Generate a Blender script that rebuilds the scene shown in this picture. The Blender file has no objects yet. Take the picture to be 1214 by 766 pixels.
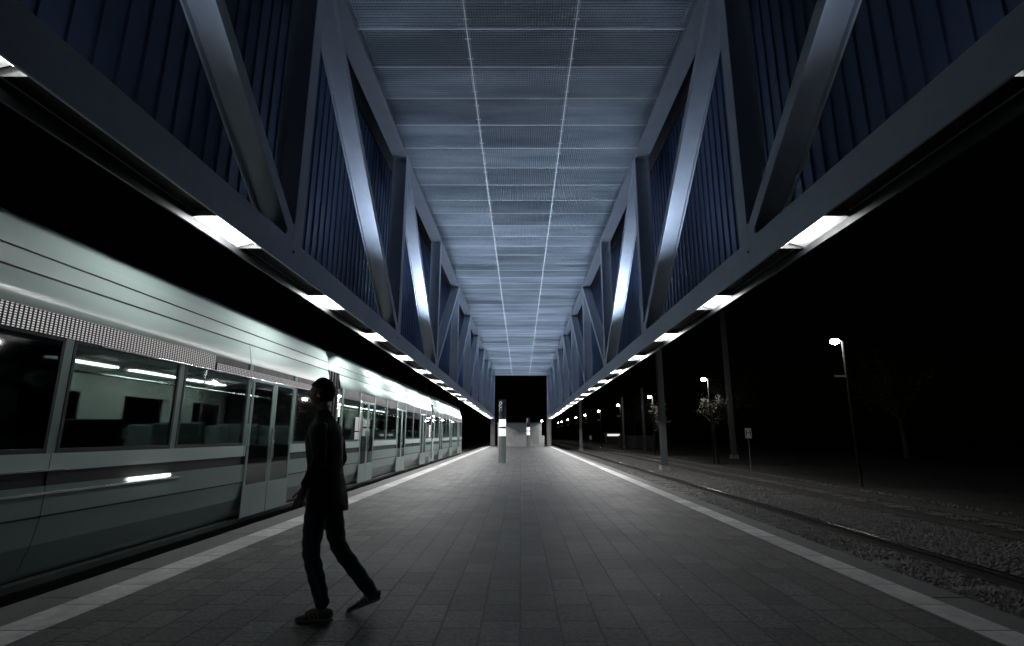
import bpy, bmesh, math, random
from mathutils import Vector, Matrix
random.seed(7)
C = bpy.context.scene.collection
SC = bpy.context.scene
S = 0.0095                      # the platform and the tracks climb gently away from the camera
def gz(y): return S * y

# ---------------------------------------------------------------- materials
def mat(name, col, rough=.5, metal=0., var=.12, vscale=6., bump=0., bscale=60., emit=None, estr=0., spec=.5):
    m = bpy.data.materials.new(name); m.use_nodes = True
    nt = m.node_tree; N = nt.nodes; L = nt.links
    b = N['Principled BSDF']
    b.inputs['Base Color'].default_value = (*col, 1)
    b.inputs['Roughness'].default_value = rough
    b.inputs['Metallic'].default_value = metal
    b.inputs['Specular IOR Level'].default_value = spec
    if var or bump:
        tc = N.new('ShaderNodeTexCoord')
    if var:
        n = N.new('ShaderNodeTexNoise'); n.inputs['Scale'].default_value = vscale; n.inputs['Detail'].default_value = 6
        n.inputs['Roughness'].default_value = .65
        L.new(tc.outputs['Object'], n.inputs['Vector'])
        r = N.new('ShaderNodeMapRange')
        r.inputs['From Min'].default_value = .3; r.inputs['From Max'].default_value = .7
        r.inputs['To Min'].default_value = 1 - var; r.inputs['To Max'].default_value = 1 + var
        L.new(n.outputs['Fac'], r.inputs['Value'])
        mx = N.new('ShaderNodeVectorMath'); mx.operation = 'SCALE'
        mx.inputs[0].default_value = col; L.new(r.outputs['Result'], mx.inputs['Scale'])
        L.new(mx.outputs['Vector'], b.inputs['Base Color'])
        r2 = N.new('ShaderNodeMapRange')
        r2.inputs['From Min'].default_value = .3; r2.inputs['From Max'].default_value = .7
        r2.inputs['To Min'].default_value = max(.02, rough - .1 * var / .12); r2.inputs['To Max'].default_value = min(1, rough + .1 * var / .12)
        L.new(n.outputs['Fac'], r2.inputs['Value']); L.new(r2.outputs['Result'], b.inputs['Roughness'])
    if bump:
        n2 = N.new('ShaderNodeTexNoise'); n2.inputs['Scale'].default_value = bscale; n2.inputs['Detail'].default_value = 4
        L.new(tc.outputs['Object'], n2.inputs['Vector'])
        bp = N.new('ShaderNodeBump'); bp.inputs['Strength'].default_value = bump; bp.inputs['Distance'].default_value = .02
        L.new(n2.outputs['Fac'], bp.inputs['Height']); L.new(bp.outputs['Normal'], b.inputs['Normal'])
    if emit:
        b.inputs['Emission Color'].default_value = (*emit, 1); b.inputs['Emission Strength'].default_value = estr
    return m

M = {}
M['steel']   = mat('painted_truss_steel', (.60, .645, .72), .44, .05, .08, 3, .05, 40)
M['clad']    = mat('blue_ribbed_cladding', (.085, .125, .225), .40, .3, .18, 1.5)
M['deck']    = mat('dark_roof_deck', (.02, .024, .03), .8)
M['bar']     = mat('pale_ceiling_bar', (.92, .94, .94), .45, 0, .03)
M['housing'] = mat('dark_lamp_housing', (.025, .028, .03), .5, .3)
M['shade']   = mat('black_trough_shade', (.008, .008, .009), .6)  # black colour stands in for the shade inside the trough
M['tube']    = mat('lit_tube', (.9, .9, .9), .5, 0, 0, emit=(.97, 1, .98), estr=8)
M['diff']    = mat('white_lamp_reflector', (.86, .88, .87), .35, 0, .05, 20)
M['uplens']  = mat('lit_uplight_lens', (.9, .9, .9), .4, 0, 0, emit=(.78, .9, 1), estr=9)
M['line']    = mat('pale_platform_line', (.50, .50, .49), .75, 0, .16, 5, .25, 60)
M['kerb']    = mat('platform_kerb_concrete', (.15, .15, .148), .82, 0, .22, 4, .35, 70)
M['ballast'] = mat('ballast_bed', (.05, .049, .048), .95, 0, .4, 14, .5, 40)
M['stone']   = mat('ballast_stone', (.145, .143, .14), .9, 0, .4, 5, .3, 60)
M['ground']  = mat('dark_ground', (.014, .015, .013), .95, 0, .4, 1.2, .4, 8)
M['rail']    = mat('dark_rail_side', (.035, .031, .029), .6, .3, .3, 8)
M['railtop'] = mat('polished_rail_head', (.62, .62, .62), .22, 1., .1, 20)
M['sleeper'] = mat('concrete_sleeper', (.15, .148, .143), .85, 0, .25, 6, .3)
M['tram']    = mat('pale_teal_tram_paint', (.50, .635, .605), .24, 0, 0, spec=.6)
M['tramlow'] = mat('teal_tram_lower_paint', (.22, .30, .285), .28, 0, 0, spec=.6)
M['trim']    = mat('bright_metal_trim', (.82, .83, .83), .25, .9, .05)
M['seam']    = mat('black_tram_seam', (.012, .013, .014), .5)
M['skirt']   = mat('dark_tram_skirt', (.05, .055, .055), .55, .1, .2, 3)
M['bellows'] = mat('black_rubber_bellows', (.015, .015, .016), .7)
M['inside']  = mat('grey_green_tram_lining', (.42, .48, .45), .55, 0, .08, 2)
M['seat']    = mat('dark_tram_seat', (.10, .15, .15), .8, 0, .3, 20)
M['inlight'] = mat('tram_ceiling_light', (.9, .9, .9), .5, 0, 0, emit=(.93, 1, .96), estr=34)
M['sidelamp']= mat('lit_side_marker', (.9, .9, .9), .4, 0, 0, emit=(1, 1, .97), estr=6)
M['notice']  = mat('white_paper_notice', (.75, .74, .73), .7, 0, .05)
M['red']     = mat('dark_red_sticker', (.45, .09, .08), .6, 0, .05)
M['pillar']  = mat('green_grey_pillar_enamel', (.19, .215, .205), .35, .1, .10, 3)
M['pillardk']= mat('dark_pillar_head', (.05, .062, .06), .35, .1, .12, 6)
M['litpanel']= mat('lit_timetable_panel', (.9, .9, .9), .4, 0, 0, emit=(1, 1, 1), estr=.95)
M['print']   = mat('grey_timetable_print', (.25, .25, .25), .6, 0, 0)
M['letter']  = mat('glowing_lettering', (.85, .88, .86), .5, 0, 0, emit=(.8, .9, .87), estr=.5)  # glow added so the unlit letters read at night
M['lamppole'] = mat('dark_lamp_pole', (.02, .02, .02), .9, 0, .1, 4)
M['concrete']= mat('pale_concrete_wall', (.34, .34, .335), .85, 0, .25, .9, .25, 30)
M['concdk']  = mat('darker_concrete', (.20, .20, .2), .85, 0, .25, 2, .25, 30)
M['door']    = mat('grey_steel_door', (.23, .24, .24), .5, .2, .08)
M['pole']    = mat('galvanised_pole', (.14, .148, .155), .45, .6, .15, 4)
M['lamphead']= mat('lit_street_lamp_glass', (.9, .9, .9), .4, 0, 0, emit=(1, .99, .96), estr=120)
M['black']   = mat('black_sign_paint', (.02, .02, .02), .5)
M['white']   = mat('white_sign_paint', (.72, .72, .70), .5, 0, .08, 8)
M['bark']    = mat('grey_bark', (.08, .07, .06), .95, 0, .3, 8, .8, 20)
M['leaf']    = mat('lamplit_leaf', (.12, .12, .09), .6, 0, .45, 3)  # paler than the far trees' leaves, lamp light put into the colour
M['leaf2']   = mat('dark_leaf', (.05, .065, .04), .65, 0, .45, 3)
M['skin']    = mat('skin', (.42, .28, .21), .5, 0, .08, 10)
M['jacket']  = mat('black_jacket_cloth', (.022, .023, .026), .85, 0, .3, 12, .4, 120)
M['jeans']   = mat('dark_teal_denim', (.036, .092, .115), .85, 0, .3, 18, .35, 200)
M['hair']    = mat('dark_hair', (.016, .013, .011), .6, 0, .3, 40, .5, 120)
M['shoe']    = mat('grey_suede_shoe', (.22, .215, .205), .8, 0, .2, 20, .3, 120)
M['sole']    = mat('pale_rubber_sole', (.30, .29, .27), .7, 0, .1, 20)
M['stripe']  = mat('pale_shoe_stripe', (.62, .61, .6), .6, 0, .05)
M['eye']     = mat('eye_white', (.7, .7, .68), .2, 0, 0)
M['litter']  = mat('pale_scrap', (.55, .53, .48), .8, 0, .2, 30)
M['bus']     = mat('distant_window_light', (.8, .8, .8), .5, 0, 0, emit=(1, .95, .93), estr=.9)
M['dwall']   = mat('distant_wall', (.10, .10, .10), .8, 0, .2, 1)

def glass(name, tint, refl=.9):
    m = bpy.data.materials.new(name); m.use_nodes = True
    nt = m.node_tree; N = nt.nodes; L = nt.links
    for n in list(N): N.remove(n)
    out = N.new('ShaderNodeOutputMaterial'); t = N.new('ShaderNodeBsdfTransparent'); g = N.new('ShaderNodeBsdfGlossy')
    t.inputs[0].default_value = (*tint, 1); g.inputs['Roughness'].default_value = .03
    f = N.new('ShaderNodeFresnel'); f.inputs['IOR'].default_value = 1.5
    mx = N.new('ShaderNodeMixShader'); ml = N.new('ShaderNodeMath'); ml.operation = 'MULTIPLY'; ml.inputs[1].default_value = refl
    L.new(f.outputs[0], ml.inputs[0]); L.new(ml.outputs[0], mx.inputs[0])
    L.new(t.outputs[0], mx.inputs[1]); L.new(g.outputs[0], mx.inputs[2]); L.new(mx.outputs[0], out.inputs[0])
    return m
M['glass'] = glass('tinted_tram_glass', (.78, .84, .82))
M['darkglass'] = glass('dark_tram_glass', (.10, .12, .12))

# pavers: one brick course per column of slabs, joints running down the platform
def paver_mat():
    m = bpy.data.materials.new('concrete_pavers'); m.use_nodes = True
    nt = m.node_tree; N = nt.nodes; L = nt.links; b = N['Principled BSDF']
    tc = N.new('ShaderNodeTexCoord'); sep = N.new('ShaderNodeSeparateXYZ'); L.new(tc.outputs['Object'], sep.inputs[0])
    # slight wander of the joints
    nz = N.new('ShaderNodeTexNoise'); nz.inputs['Scale'].default_value = 1.3; L.new(tc.outputs['Object'], nz.inputs['Vector'])
    wob = N.new('ShaderNodeMath'); wob.operation = 'MULTIPLY_ADD'; wob.inputs[1].default_value = .007
    L.new(nz.outputs['Fac'], wob.inputs[0]); L.new(sep.outputs['X'], wob.inputs[2])
    cmb = N.new('ShaderNodeCombineXYZ'); L.new(sep.outputs['Y'], cmb.inputs[0]); L.new(wob.outputs[0], cmb.inputs[1])
    br = N.new('ShaderNodeTexBrick'); br.offset = .37; br.offset_frequency = 2; br.squash = 1
    br.inputs['Scale'].default_value = 1; br.inputs['Brick Width'].default_value = .40; br.inputs['Row Height'].default_value = .295
    br.inputs['Mortar Size'].default_value = .010; br.inputs['Mortar Smooth'].default_value = .35; br.inputs['Bias'].default_value = 0
    br.inputs['Color1'].default_value = (.060, .059, .058, 1); br.inputs['Color2'].default_value = (.130, .129, .127, 1)
    br.inputs['Mortar'].default_value = (.010, .010, .009, 1)
    L.new(cmb.outputs[0], br.inputs['Vector'])
    big = N.new('ShaderNodeTexNoise'); big.inputs['Scale'].default_value = .7; big.inputs['Detail'].default_value = 8; big.inputs['Roughness'].default_value = .7
    L.new(tc.outputs['Object'], big.inputs['Vector'])
    fin = N.new('ShaderNodeTexNoise'); fin.inputs['Scale'].default_value = 34; fin.inputs['Detail'].default_value = 3
    L.new(tc.outputs['Object'], fin.inputs['Vector'])
    r1 = N.new('ShaderNodeMapRange'); r1.inputs['From Min'].default_value = .3; r1.inputs['From Max'].default_value = .7
    r1.inputs['To Min'].default_value = .72; r1.inputs['To Max'].default_value = 1.22; L.new(big.outputs['Fac'], r1.inputs['Value'])
    r2 = N.new('ShaderNodeMapRange'); r2.inputs['From Min'].default_value = .3; r2.inputs['From Max'].default_value = .7
    r2.inputs['To Min'].default_value = .5; r2.inputs['To Max'].default_value = 1.5; L.new(fin.outputs['Fac'], r2.inputs['Value'])
    mu = N.new('ShaderNodeMath'); mu.operation = 'MULTIPLY'; L.new(r1.outputs[0], mu.inputs[0]); L.new(r2.outputs[0], mu.inputs[1])
    # trodden-in gum and dark spots
    vo = N.new('ShaderNodeTexVoronoi'); vo.inputs['Scale'].default_value = 2.3; L.new(tc.outputs['Object'], vo.inputs['Vector'])
    vr = N.new('ShaderNodeMapRange'); vr.inputs['From Min'].default_value = .045; vr.inputs['From Max'].default_value = .065; vr.inputs['To Min'].default_value = .45; vr.inputs['To Max'].default_value = 1
    L.new(vo.outputs['Distance'], vr.inputs['Value'])
    mu2 = N.new('ShaderNodeMath'); mu2.operation = 'MULTIPLY'; L.new(mu.outputs[0], mu2.inputs[0]); L.new(vr.outputs[0], mu2.inputs[1])
    sc = N.new('ShaderNodeVectorMath'); sc.operation = 'SCALE'; L.new(br.outputs['Color'], sc.inputs[0]); L.new(mu2.outputs[0], sc.inputs['Scale'])
    L.new(sc.outputs[0], b.inputs['Base Color'])
    r3 = N.new('ShaderNodeMapRange'); r3.inputs['To Min'].default_value = .48; r3.inputs['To Max'].default_value = .8
    L.new(big.outputs['Fac'], r3.inputs['Value']); L.new(r3.outputs[0], b.inputs['Roughness'])
    h = N.new('ShaderNodeMath'); h.operation = 'MULTIPLY_ADD'; h.inputs[1].default_value = -1.2; L.new(br.outputs['Fac'], h.inputs[0]); L.new(fin.outputs['Fac'], h.inputs[2])
    bp = N.new('ShaderNodeBump'); bp.inputs['Strength'].default_value = .8; bp.inputs['Distance'].default_value = .010
    L.new(h.outputs[0], bp.inputs['Height']); L.new(bp.outputs['Normal'], b.inputs['Normal'])
    return m
M['paver'] = paver_mat()

# woven ceiling mesh: steel, streaky reflections and panel brightness put into its colour
BAY_ = 6.58
def mesh_mat():
    m = bpy.data.materials.new('woven_steel_ceiling_mesh'); m.use_nodes = True
    nt = m.node_tree; N = nt.nodes; L = nt.links; b = N['Principled BSDF']; out = N['Material Output']
    b.inputs['Metallic'].default_value = .25; b.inputs['Roughness'].default_value = .42
    tc = N.new('ShaderNodeTexCoord'); sep = N.new('ShaderNodeSeparateXYZ'); L.new(tc.outputs['Object'], sep.inputs[0])
    # cross-wise streaks of reflected light put into the base colour
    mp = N.new('ShaderNodeMapping'); mp.inputs['Scale'].default_value = (.25, 1.5, 1); L.new(tc.outputs['Object'], mp.inputs[0])
    nz = N.new('ShaderNodeTexNoise'); nz.inputs['Scale'].default_value = 1.; nz.inputs['Detail'].default_value = 7; nz.inputs['Roughness'].default_value = .62
    L.new(mp.outputs[0], nz.inputs['Vector'])
    cr = N.new('ShaderNodeValToRGB'); cr.color_ramp.elements[0].position = .28; cr.color_ramp.elements[1].position = .72
    cr.color_ramp.elements[0].color = (.30, .36, .44, 1); cr.color_ramp.elements[1].color = (.78, .84, .90, 1)
    L.new(nz.outputs['Fac'], cr.inputs[0]); L.new(cr.outputs[0], b.inputs['Base Color'])
    px = N.new('ShaderNodeMath'); px.operation = 'DIVIDE'; px.inputs[1].default_value = 2.17; L.new(sep.outputs['X'], px.inputs[0])
    px2 = N.new('ShaderNodeMath'); px2.operation = 'ROUND'; L.new(px.outputs[0], px2.inputs[0])
    py = N.new('ShaderNodeMath'); py.operation = 'MULTIPLY_ADD'; py.inputs[1].default_value = 6/BAY_; py.inputs[2].default_value = .81; L.new(sep.outputs['Y'], py.inputs[0])
    py2 = N.new('ShaderNodeMath'); py2.operation = 'FLOOR'; L.new(py.outputs[0], py2.inputs[0])
    pc = N.new('ShaderNodeCombineXYZ'); L.new(px2.outputs[0], pc.inputs[0]); L.new(py2.outputs[0], pc.inputs[1])
    wn = N.new('ShaderNodeTexWhiteNoise'); wn.noise_dimensions = '2D'; L.new(pc.outputs[0], wn.inputs['Vector'])
    pr = N.new('ShaderNodeMapRange'); pr.inputs['To Min'].default_value = .78; pr.inputs['To Max'].default_value = 1.18; L.new(wn.outputs['Value'], pr.inputs['Value'])
    ps = N.new('ShaderNodeVectorMath'); ps.operation = 'SCALE'; L.new(cr.outputs[0], ps.inputs[0]); L.new(pr.outputs[0], ps.inputs['Scale']); L.new(ps.outputs[0], b.inputs['Base Color'])
    bp = N.new('ShaderNodeBump'); bp.inputs['Strength'].default_value = .3; bp.inputs['Distance'].default_value = .2
    L.new(nz.outputs['Fac'], bp.inputs['Height']); L.new(bp.outputs['Normal'], b.inputs['Normal'])
    return m
M['mesh'] = mesh_mat()

# dot-matrix display: small lit dots on black
def led_mat():
    m = bpy.data.materials.new('dot_matrix_display'); m.use_nodes = True
    nt = m.node_tree; N = nt.nodes; L = nt.links; b = N['Principled BSDF']
    b.inputs['Base Color'].default_value = (.01, .01, .011, 1); b.inputs['Roughness'].default_value = .4
    tc = N.new('ShaderNodeTexCoord'); sep = N.new('ShaderNodeSeparateXYZ'); L.new(tc.outputs['Object'], sep.inputs[0])
    def saw(sock, p):
        d = N.new('ShaderNodeMath'); d.operation = 'DIVIDE'; d.inputs[1].default_value = p; L.new(sock, d.inputs[0])
        f = N.new('ShaderNodeMath'); f.operation = 'FRACT'; L.new(d.outputs[0], f.inputs[0])
        c = N.new('ShaderNodeMath'); c.operation = 'LESS_THAN'; c.inputs[1].default_value = .55; L.new(f.outputs[0], c.inputs[0]); return c.outputs[0]
    a = saw(sep.outputs['Y'], .045); c = saw(sep.outputs['Z'], .022)
    mu = N.new('ShaderNodeMath'); mu.operation = 'MULTIPLY'; L.new(a, mu.inputs[0]); L.new(c, mu.inputs[1])
    s2 = N.new('ShaderNodeMath'); s2.operation = 'MULTIPLY'; s2.inputs[1].default_value = .62; L.new(mu.outputs[0], s2.inputs[0])
    b.inputs['Emission Color'].default_value = (.92, .90, .89, 1); L.new(s2.outputs[0], b.inputs['Emission Strength'])
    return m
M['led'] = led_mat()

# ---------------------------------------------------------------- helpers
def root(name, loc, label, cat, group=None, rx=0., rz=0.):
    o = bpy.data.objects.new(name, None); C.objects.link(o); o.empty_display_size = .2
    o.location = loc; o.rotation_euler = (rx, 0, rz); o['label'] = label; o['category'] = cat
    if group: o['group'] = group
    return o
def tag(o, label, cat, group=None):
    o['label'] = label; o['category'] = cat
    if group: o['group'] = group
    return o
class MB:
    """collects geometry, in world space or in the parent's own space"""
    def __init__(s): s.v = []; s.f = []
    def add(s, vs, fs):
        b = len(s.v); s.v += [tuple(v) for v in vs]; s.f += [tuple(b + i for i in f) for f in fs]; return s
    def box(s, x0, x1, y0, y1, z0, z1):
        return s.add([(x0,y0,z0),(x1,y0,z0),(x1,y1,z0),(x0,y1,z0),(x0,y0,z1),(x1,y0,z1),(x1,y1,z1),(x0,y1,z1)],
                     [(0,3,2,1),(4,5,6,7),(0,1,5,4),(1,2,6,5),(2,3,7,6),(3,0,4,7)])
    def slope_box(s, x0, x1, y0, y1, z0, z1, n=1):
        for k in range(n):
            a = y0 + (y1-y0)*k/n; b = y0 + (y1-y0)*(k+1)/n; ga, gb = gz(a), gz(b)
            fs = [(0,3,2,1),(4,5,6,7),(1,2,6,5),(3,0,4,7)]
            if k == 0: fs.append((0,1,5,4))
            if k == n-1: fs.append((2,3,7,6))
            s.add([(x0,a,z0+ga),(x1,a,z0+ga),(x1,b,z0+gb),(x0,b,z0+gb),(x0,a,z1+ga),(x1,a,z1+ga),(x1,b,z1+gb),(x0,b,z1+gb)], fs)
        return s
    def prism(s, poly, axis, a, b):
        """poly: 2D outline; axis 'x': poly is (y,z); 'y': poly is (x,z); 'z': poly is (x,y)"""
        n = len(poly)
        def P(p, t): return (t, p[0], p[1]) if axis == 'x' else (p[0], t, p[1]) if axis == 'y' else (p[0], p[1], t)
        vs = [P(p, a) for p in poly] + [P(p, b) for p in poly]
        fs = [tuple(range(n))[::-1], tuple(range(n, 2*n))] + [(i, (i+1) % n, n+(i+1) % n, n+i) for i in range(n)]
        return s.add(vs, fs)
    def tube(s, p, q, r0, r1=None, n=12, cap=True):
        r1 = r0 if r1 is None else r1; p = Vector(p); q = Vector(q); d = (q-p).normalized()
        u = d.orthogonal().normalized(); w = d.cross(u)
        vs = [p + (u*math.cos(2*math.pi*i/n) + w*math.sin(2*math.pi*i/n))*r0 for i in range(n)]
        vs += [q + (u*math.cos(2*math.pi*i/n) + w*math.sin(2*math.pi*i/n))*r1 for i in range(n)]
        fs = [(i, (i+1) % n, n+(i+1) % n, n+i) for i in range(n)]
        if cap: fs += [tuple(range(n))[::-1], tuple(range(n, 2*n))]
        return s.add(vs, fs)
    def lathe(s, cx, cy, prof, n=24):
        vs = []; fs = []
        for r, z in prof: vs += [(cx+r*math.cos(2*math.pi*i/n), cy+r*math.sin(2*math.pi*i/n), z) for i in range(n)]
        for k in range(len(prof)-1): fs += [(k*n+i, k*n+(i+1) % n, (k+1)*n+(i+1) % n, (k+1)*n+i) for i in range(n)]
        fs += [tuple(range(n))[::-1], tuple(range((len(prof)-1)*n, len(prof)*n))]
        return s.add(vs, fs)
    def build(s, name, m, parent=None, world=True, bevel=0., smooth=False, loc=None):
        me = bpy.data.meshes.new(name)
        off = Vector((0,0,0))
        if parent is not None and world:
            off = Vector(parent.location)
            if parent.parent is not None: off = off + Vector(parent.parent.location)
        if loc is not None: off = Vector(loc)
        me.from_pydata([tuple(Vector(v) - off) for v in s.v], [], s.f); me.update()
        bm = bmesh.new(); bm.from_mesh(me); bmesh.ops.recalc_face_normals(bm, faces=bm.faces); bm.to_mesh(me); bm.free()
        if smooth:
            for p in me.polygons: p.use_smooth = True
        o = bpy.data.objects.new(name, me); C.objects.link(o)
        if m is not None: me.materials.append(m)
        if parent is not None: o.parent = parent
        if loc is not None: o.location = loc
        if bevel:
            bv = o.modifiers.new('bevel', 'BEVEL'); bv.width = bevel; bv.segments = 2; bv.limit_method = 'ANGLE'
        return o
def struct(o): o['kind'] = 'structure'; return o
def text_mesh(txt, size, depth=.004):
    cu = bpy.data.curves.new('t', 'FONT'); cu.body = txt; cu.size = size; cu.extrude = depth; cu.align_x = 'CENTER'; cu.align_y = 'CENTER'
    o = bpy.data.objects.new('t', cu); C.objects.link(o)
    dg = bpy.context.evaluated_depsgraph_get(); me = bpy.data.meshes.new_from_object(o.evaluated_get(dg))
    bpy.data.objects.remove(o); return me
def copy_tree(o, parent=None):
    c = o.copy(); C.objects.link(c)
    if parent is not None: c.parent = parent
    for ch in list(o.children): copy_tree(ch, c)
    return c

# ---------------------------------------------------------------- ground, tracks, platform
Y0, Y1 = -14., 74.
g = MB(); g.add([(-400,-80,-.62+gz(-80)),(400,-80,-.62+gz(-80)),(400,500,-.62+gz(500)),(-400,500,-.62+gz(500))], [(0,1,2,3)])
struct(g.build('ground', M['ground']))
for nm, x0, x1 in (('ballast_bed', 3.95, 12.2), ('ballast_bed', -12., -4.32)):
    bm_ = MB(); nx, ny = 26, 110
    vs = []; fs = []
    for j in range(ny+1):
        y = -14 + 140*(j/ny)**1.5
        for i in range(nx+1):
            x = x0 + (x1-x0)*i/nx
            e = min(1, i/2, (nx-i)/3)
            vs.append((x, y, gz(y) - .47 - .10*(1-e) + random.uniform(-.018, .018)))
    for j in range(ny):
        for i in range(nx):
            a = j*(nx+1)+i; fs.append((a, a+1, a+nx+2, a+nx+1))
    struct(bm_.add(vs, fs).build(nm, M['ballast'], smooth=True))
def rail_profile(x):
    return [(x-.07,-.46),(x+.07,-.46),(x+.07,-.445),(x+.012,-.43),(x+.012,-.345),(x+.034,-.335),(x+.034,-.305),(x-.034,-.305),(x-.034,-.335),(x-.012,-.345),(x-.012,-.43),(x-.07,-.445)]
def track(xa, xb, label, group):
    r = root('railway_track', ((xa+xb)/2, 0, -.46), label, 'track', group)
    for x in (xa, xb):
        m = MB(); ya, yb = -14., 126.; P = rail_profile(x); n = len(P)
        m.add([(p[0], ya, p[1]+gz(ya)) for p in P] + [(p[0], yb, p[1]+gz(yb)) for p in P],
              [(i, (i+1) % n, n+(i+1) % n, n+i) for i in range(n)])
        ro = m.build('rail', M['rail'], r)
        h = MB(); h.add([(x-.03,ya,-.3025+gz(ya)),(x+.03,ya,-.3025+gz(ya)),(x+.03,yb,-.3025+gz(yb)),(x-.03,yb,-.3025+gz(yb))], [(0,1,2,3)])
        h.build('rail_head', M['railtop'], ro)
    y = 1.5; first = None
    for k in range(84):
        yy = y + .68*k + random.uniform(-.03, .03)
        if first is None:
            m = MB(); c = (xa+xb)/2
            m.prism([(c-1.25,-.54),(c+1.25,-.54),(c+1.22,-.455),(c-1.22,-.455)], 'y', -.12, .12)
            first = m.build('sleeper', M['sleeper'], r, bevel=.012); s0 = first
        else:
            s0 = first.copy(); C.objects.link(s0); s0.parent = r
        s0.location = (0, yy, gz(yy) + random.uniform(-.012, .012)); s0.rotation_euler = (0, 0, random.uniform(-.012, .012))
    return r
track(4.62, 6.06, 'empty tram track in ballast beside the right platform edge', 'tram tracks')
track(8.85, 10.29, 'second empty track farther right, beyond the grey mast', 'tram tracks')
track(-6.5, -5.06, 'tram track under the tram on the left side of the platform', 'tram tracks')

# loose ballast stones
def stones(n, ya, yb, x0, x1, smin, smax, name, near=0):
    vs = []; fs = []
    for k in range(n + near):
        y = ya + (yb-ya)*random.random()**1.6; x = random.uniform(x0, x1)
        if k >= n: y = random.uniform(4, 17); x = random.uniform(x0, 8.7)
        if any(abs(x-q) < .085 for q in (4.62, 6.06, 8.85, 10.29)): continue
        s = random.uniform(smin, smax); z = gz(y) - .465 + s*.25
        R = Matrix.Rotation(random.uniform(0, 6.28), 3, Vector((random.uniform(-1,1), random.uniform(-1,1), random.uniform(-1,1)+.01)))
        b = len(vs)
        for sx, sy, sz in ((1,0,0),(-1,0,0),(0,1,0),(0,-1,0),(.2,.2,1),(-.2,.1,-1),(.65,.6,.45),(-.6,.55,-.4)):
            q = R @ Vector((sx*s*random.uniform(.7,1.2), sy*s*random.uniform(.6,1.), sz*s*random.uniform(.5,.9)))
            vs.append((x+q.x, y+q.y, z+q.z))
        for f in ((0,2,4),(2,1,4),(1,3,4),(3,0,4),(2,0,5),(1,2,5),(3,1,5),(0,3,5),(6,0,4),(6,2,0),(6,4,2),(7,1,2),(7,2,5),(7,5,1)): fs.append(tuple(b+i for i in f))
    o = MB(); o.v = vs; o.f = fs
    o = o.build(name, M['stone']); o['kind'] = 'stuff'; return o
stones(21000, 2.5, 46, 3.98, 11.8, .022, .044, 'ballast_gravel', 30000)

NS = 1
platform = struct(MB().slope_box(-3.50, 3.29, Y0, Y1, -.30, 0.0).build('platform', M['paver']))
struct(MB().slope_box(-3.86, -3.50, Y0, Y1, -.30, .002).build('platform_line', None))
struct(MB().slope_box(3.29, 3.59, Y0, Y1, -.30, .002).build('platform_line', None))
def line_mat():
    m = mat('pale_line_slabs', (.60, .60, .59), .75, 0, .26, 9, .25, 60)
    nt = m.node_tree; N = nt.nodes; L = nt.links; b = N['Principled BSDF']
    tc = N.new('ShaderNodeTexCoord'); sep = N.new('ShaderNodeSeparateXYZ'); L.new(tc.outputs['Object'], sep.inputs[0])
    d = N.new('ShaderNodeMath'); d.operation = 'DIVIDE'; d.inputs[1].default_value = .6; L.new(sep.outputs['Y'], d.inputs[0])
    fl = N.new('ShaderNodeMath'); fl.operation = 'FLOOR'; L.new(d.outputs[0], fl.inputs[0])
    wn = N.new('ShaderNodeTexWhiteNoise'); wn.noise_dimensions = '1D'; L.new(fl.outputs[0], wn.inputs['W'])
    f = N.new('ShaderNodeMath'); f.operation = 'FRACT'; L.new(d.outputs[0], f.inputs[0])
    j = N.new('ShaderNodeMath'); j.operation = 'GREATER_THAN'; j.inputs[1].default_value = .02; L.new(f.outputs[0], j.inputs[0])
    r = N.new('ShaderNodeMapRange'); r.inputs['To Min'].default_value = .72; r.inputs['To Max'].default_value = 1.05; L.new(wn.outputs['Value'], r.inputs['Value'])
    mu = N.new('ShaderNodeMath'); mu.operation = 'MULTIPLY'; L.new(j.outputs[0], mu.inputs[0]); L.new(r.outputs[0], mu.inputs[1])
    old = b.inputs['Base Color'].links[0].from_socket
    sc = N.new('ShaderNodeVectorMath'); sc.operation = 'SCALE'; L.new(old, sc.inputs[0]); L.new(mu.outputs[0], sc.inputs['Scale'])
    L.new(sc.outputs[0], b.inputs['Base Color']); return m
lm = line_mat()
for o in bpy.data.objects:
    if o.name.startswith('platform_line'): o.data.materials.append(lm)
def kerb(x0, x1):
    m = MB(); y = Y0
    while y < Y1:
        m.slope_box(x0, x1, y+.003, min(Y1, y+1.0)-.003, -.60, -.001 + random.uniform(-.002, .002)); y += 1.0
    return struct(m.build('platform_kerb', M['kerb'], bevel=.008))
kerb(-4.30, -3.86); kerb(3.59, 3.91)
struct(MB().slope_box(-4.25, 3.87, Y0, Y1, -.62, -.305).build('platform_base', M['kerb']))

# specks of litter
sp = [(-.78,8.0),(-.35,5.35),(.62,5.9),(1.22,5.05),(1.5,5.3),(2.35,7.6),(1.35,7.9),(.2,5.8),(-2.2,6.6),(-1.7,8.6),(2.0,4.7),(1.0,6.9),(-.2,9.6),(2.75,9.),(-1.0,5.2)]
for i, (x, y) in enumerate(sp):
    m = MB(); n = 7; r = random.uniform(.008, .017); a0 = random.uniform(0, 6.28)
    poly = [(r*random.uniform(.6,1.2)*math.cos(2*math.pi*k/n), r*random.uniform(.4,.9)*math.sin(2*math.pi*k/n)) for k in range(n)]
    vs = [(p[0], p[1], .003+.01*abs(p[0])/r*random.random()) for p in poly]; vs += [(a, b, c+.003) for a, b, c in vs]
    m.add(vs, [tuple(range(n))[::-1], tuple(range(n, 2*n))] + [(k, (k+1) % n, n+(k+1) % n, n+k) for k in range(n)])
    o = m.build('litter_scrap', M['litter']); o.location = (x, y, gz(y)); o.rotation_euler = (0, 0, a0)
    tag(o, 'tiny pale scrap of litter lying on the dark platform pavers', 'litter', 'litter scraps on the pavers')

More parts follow.
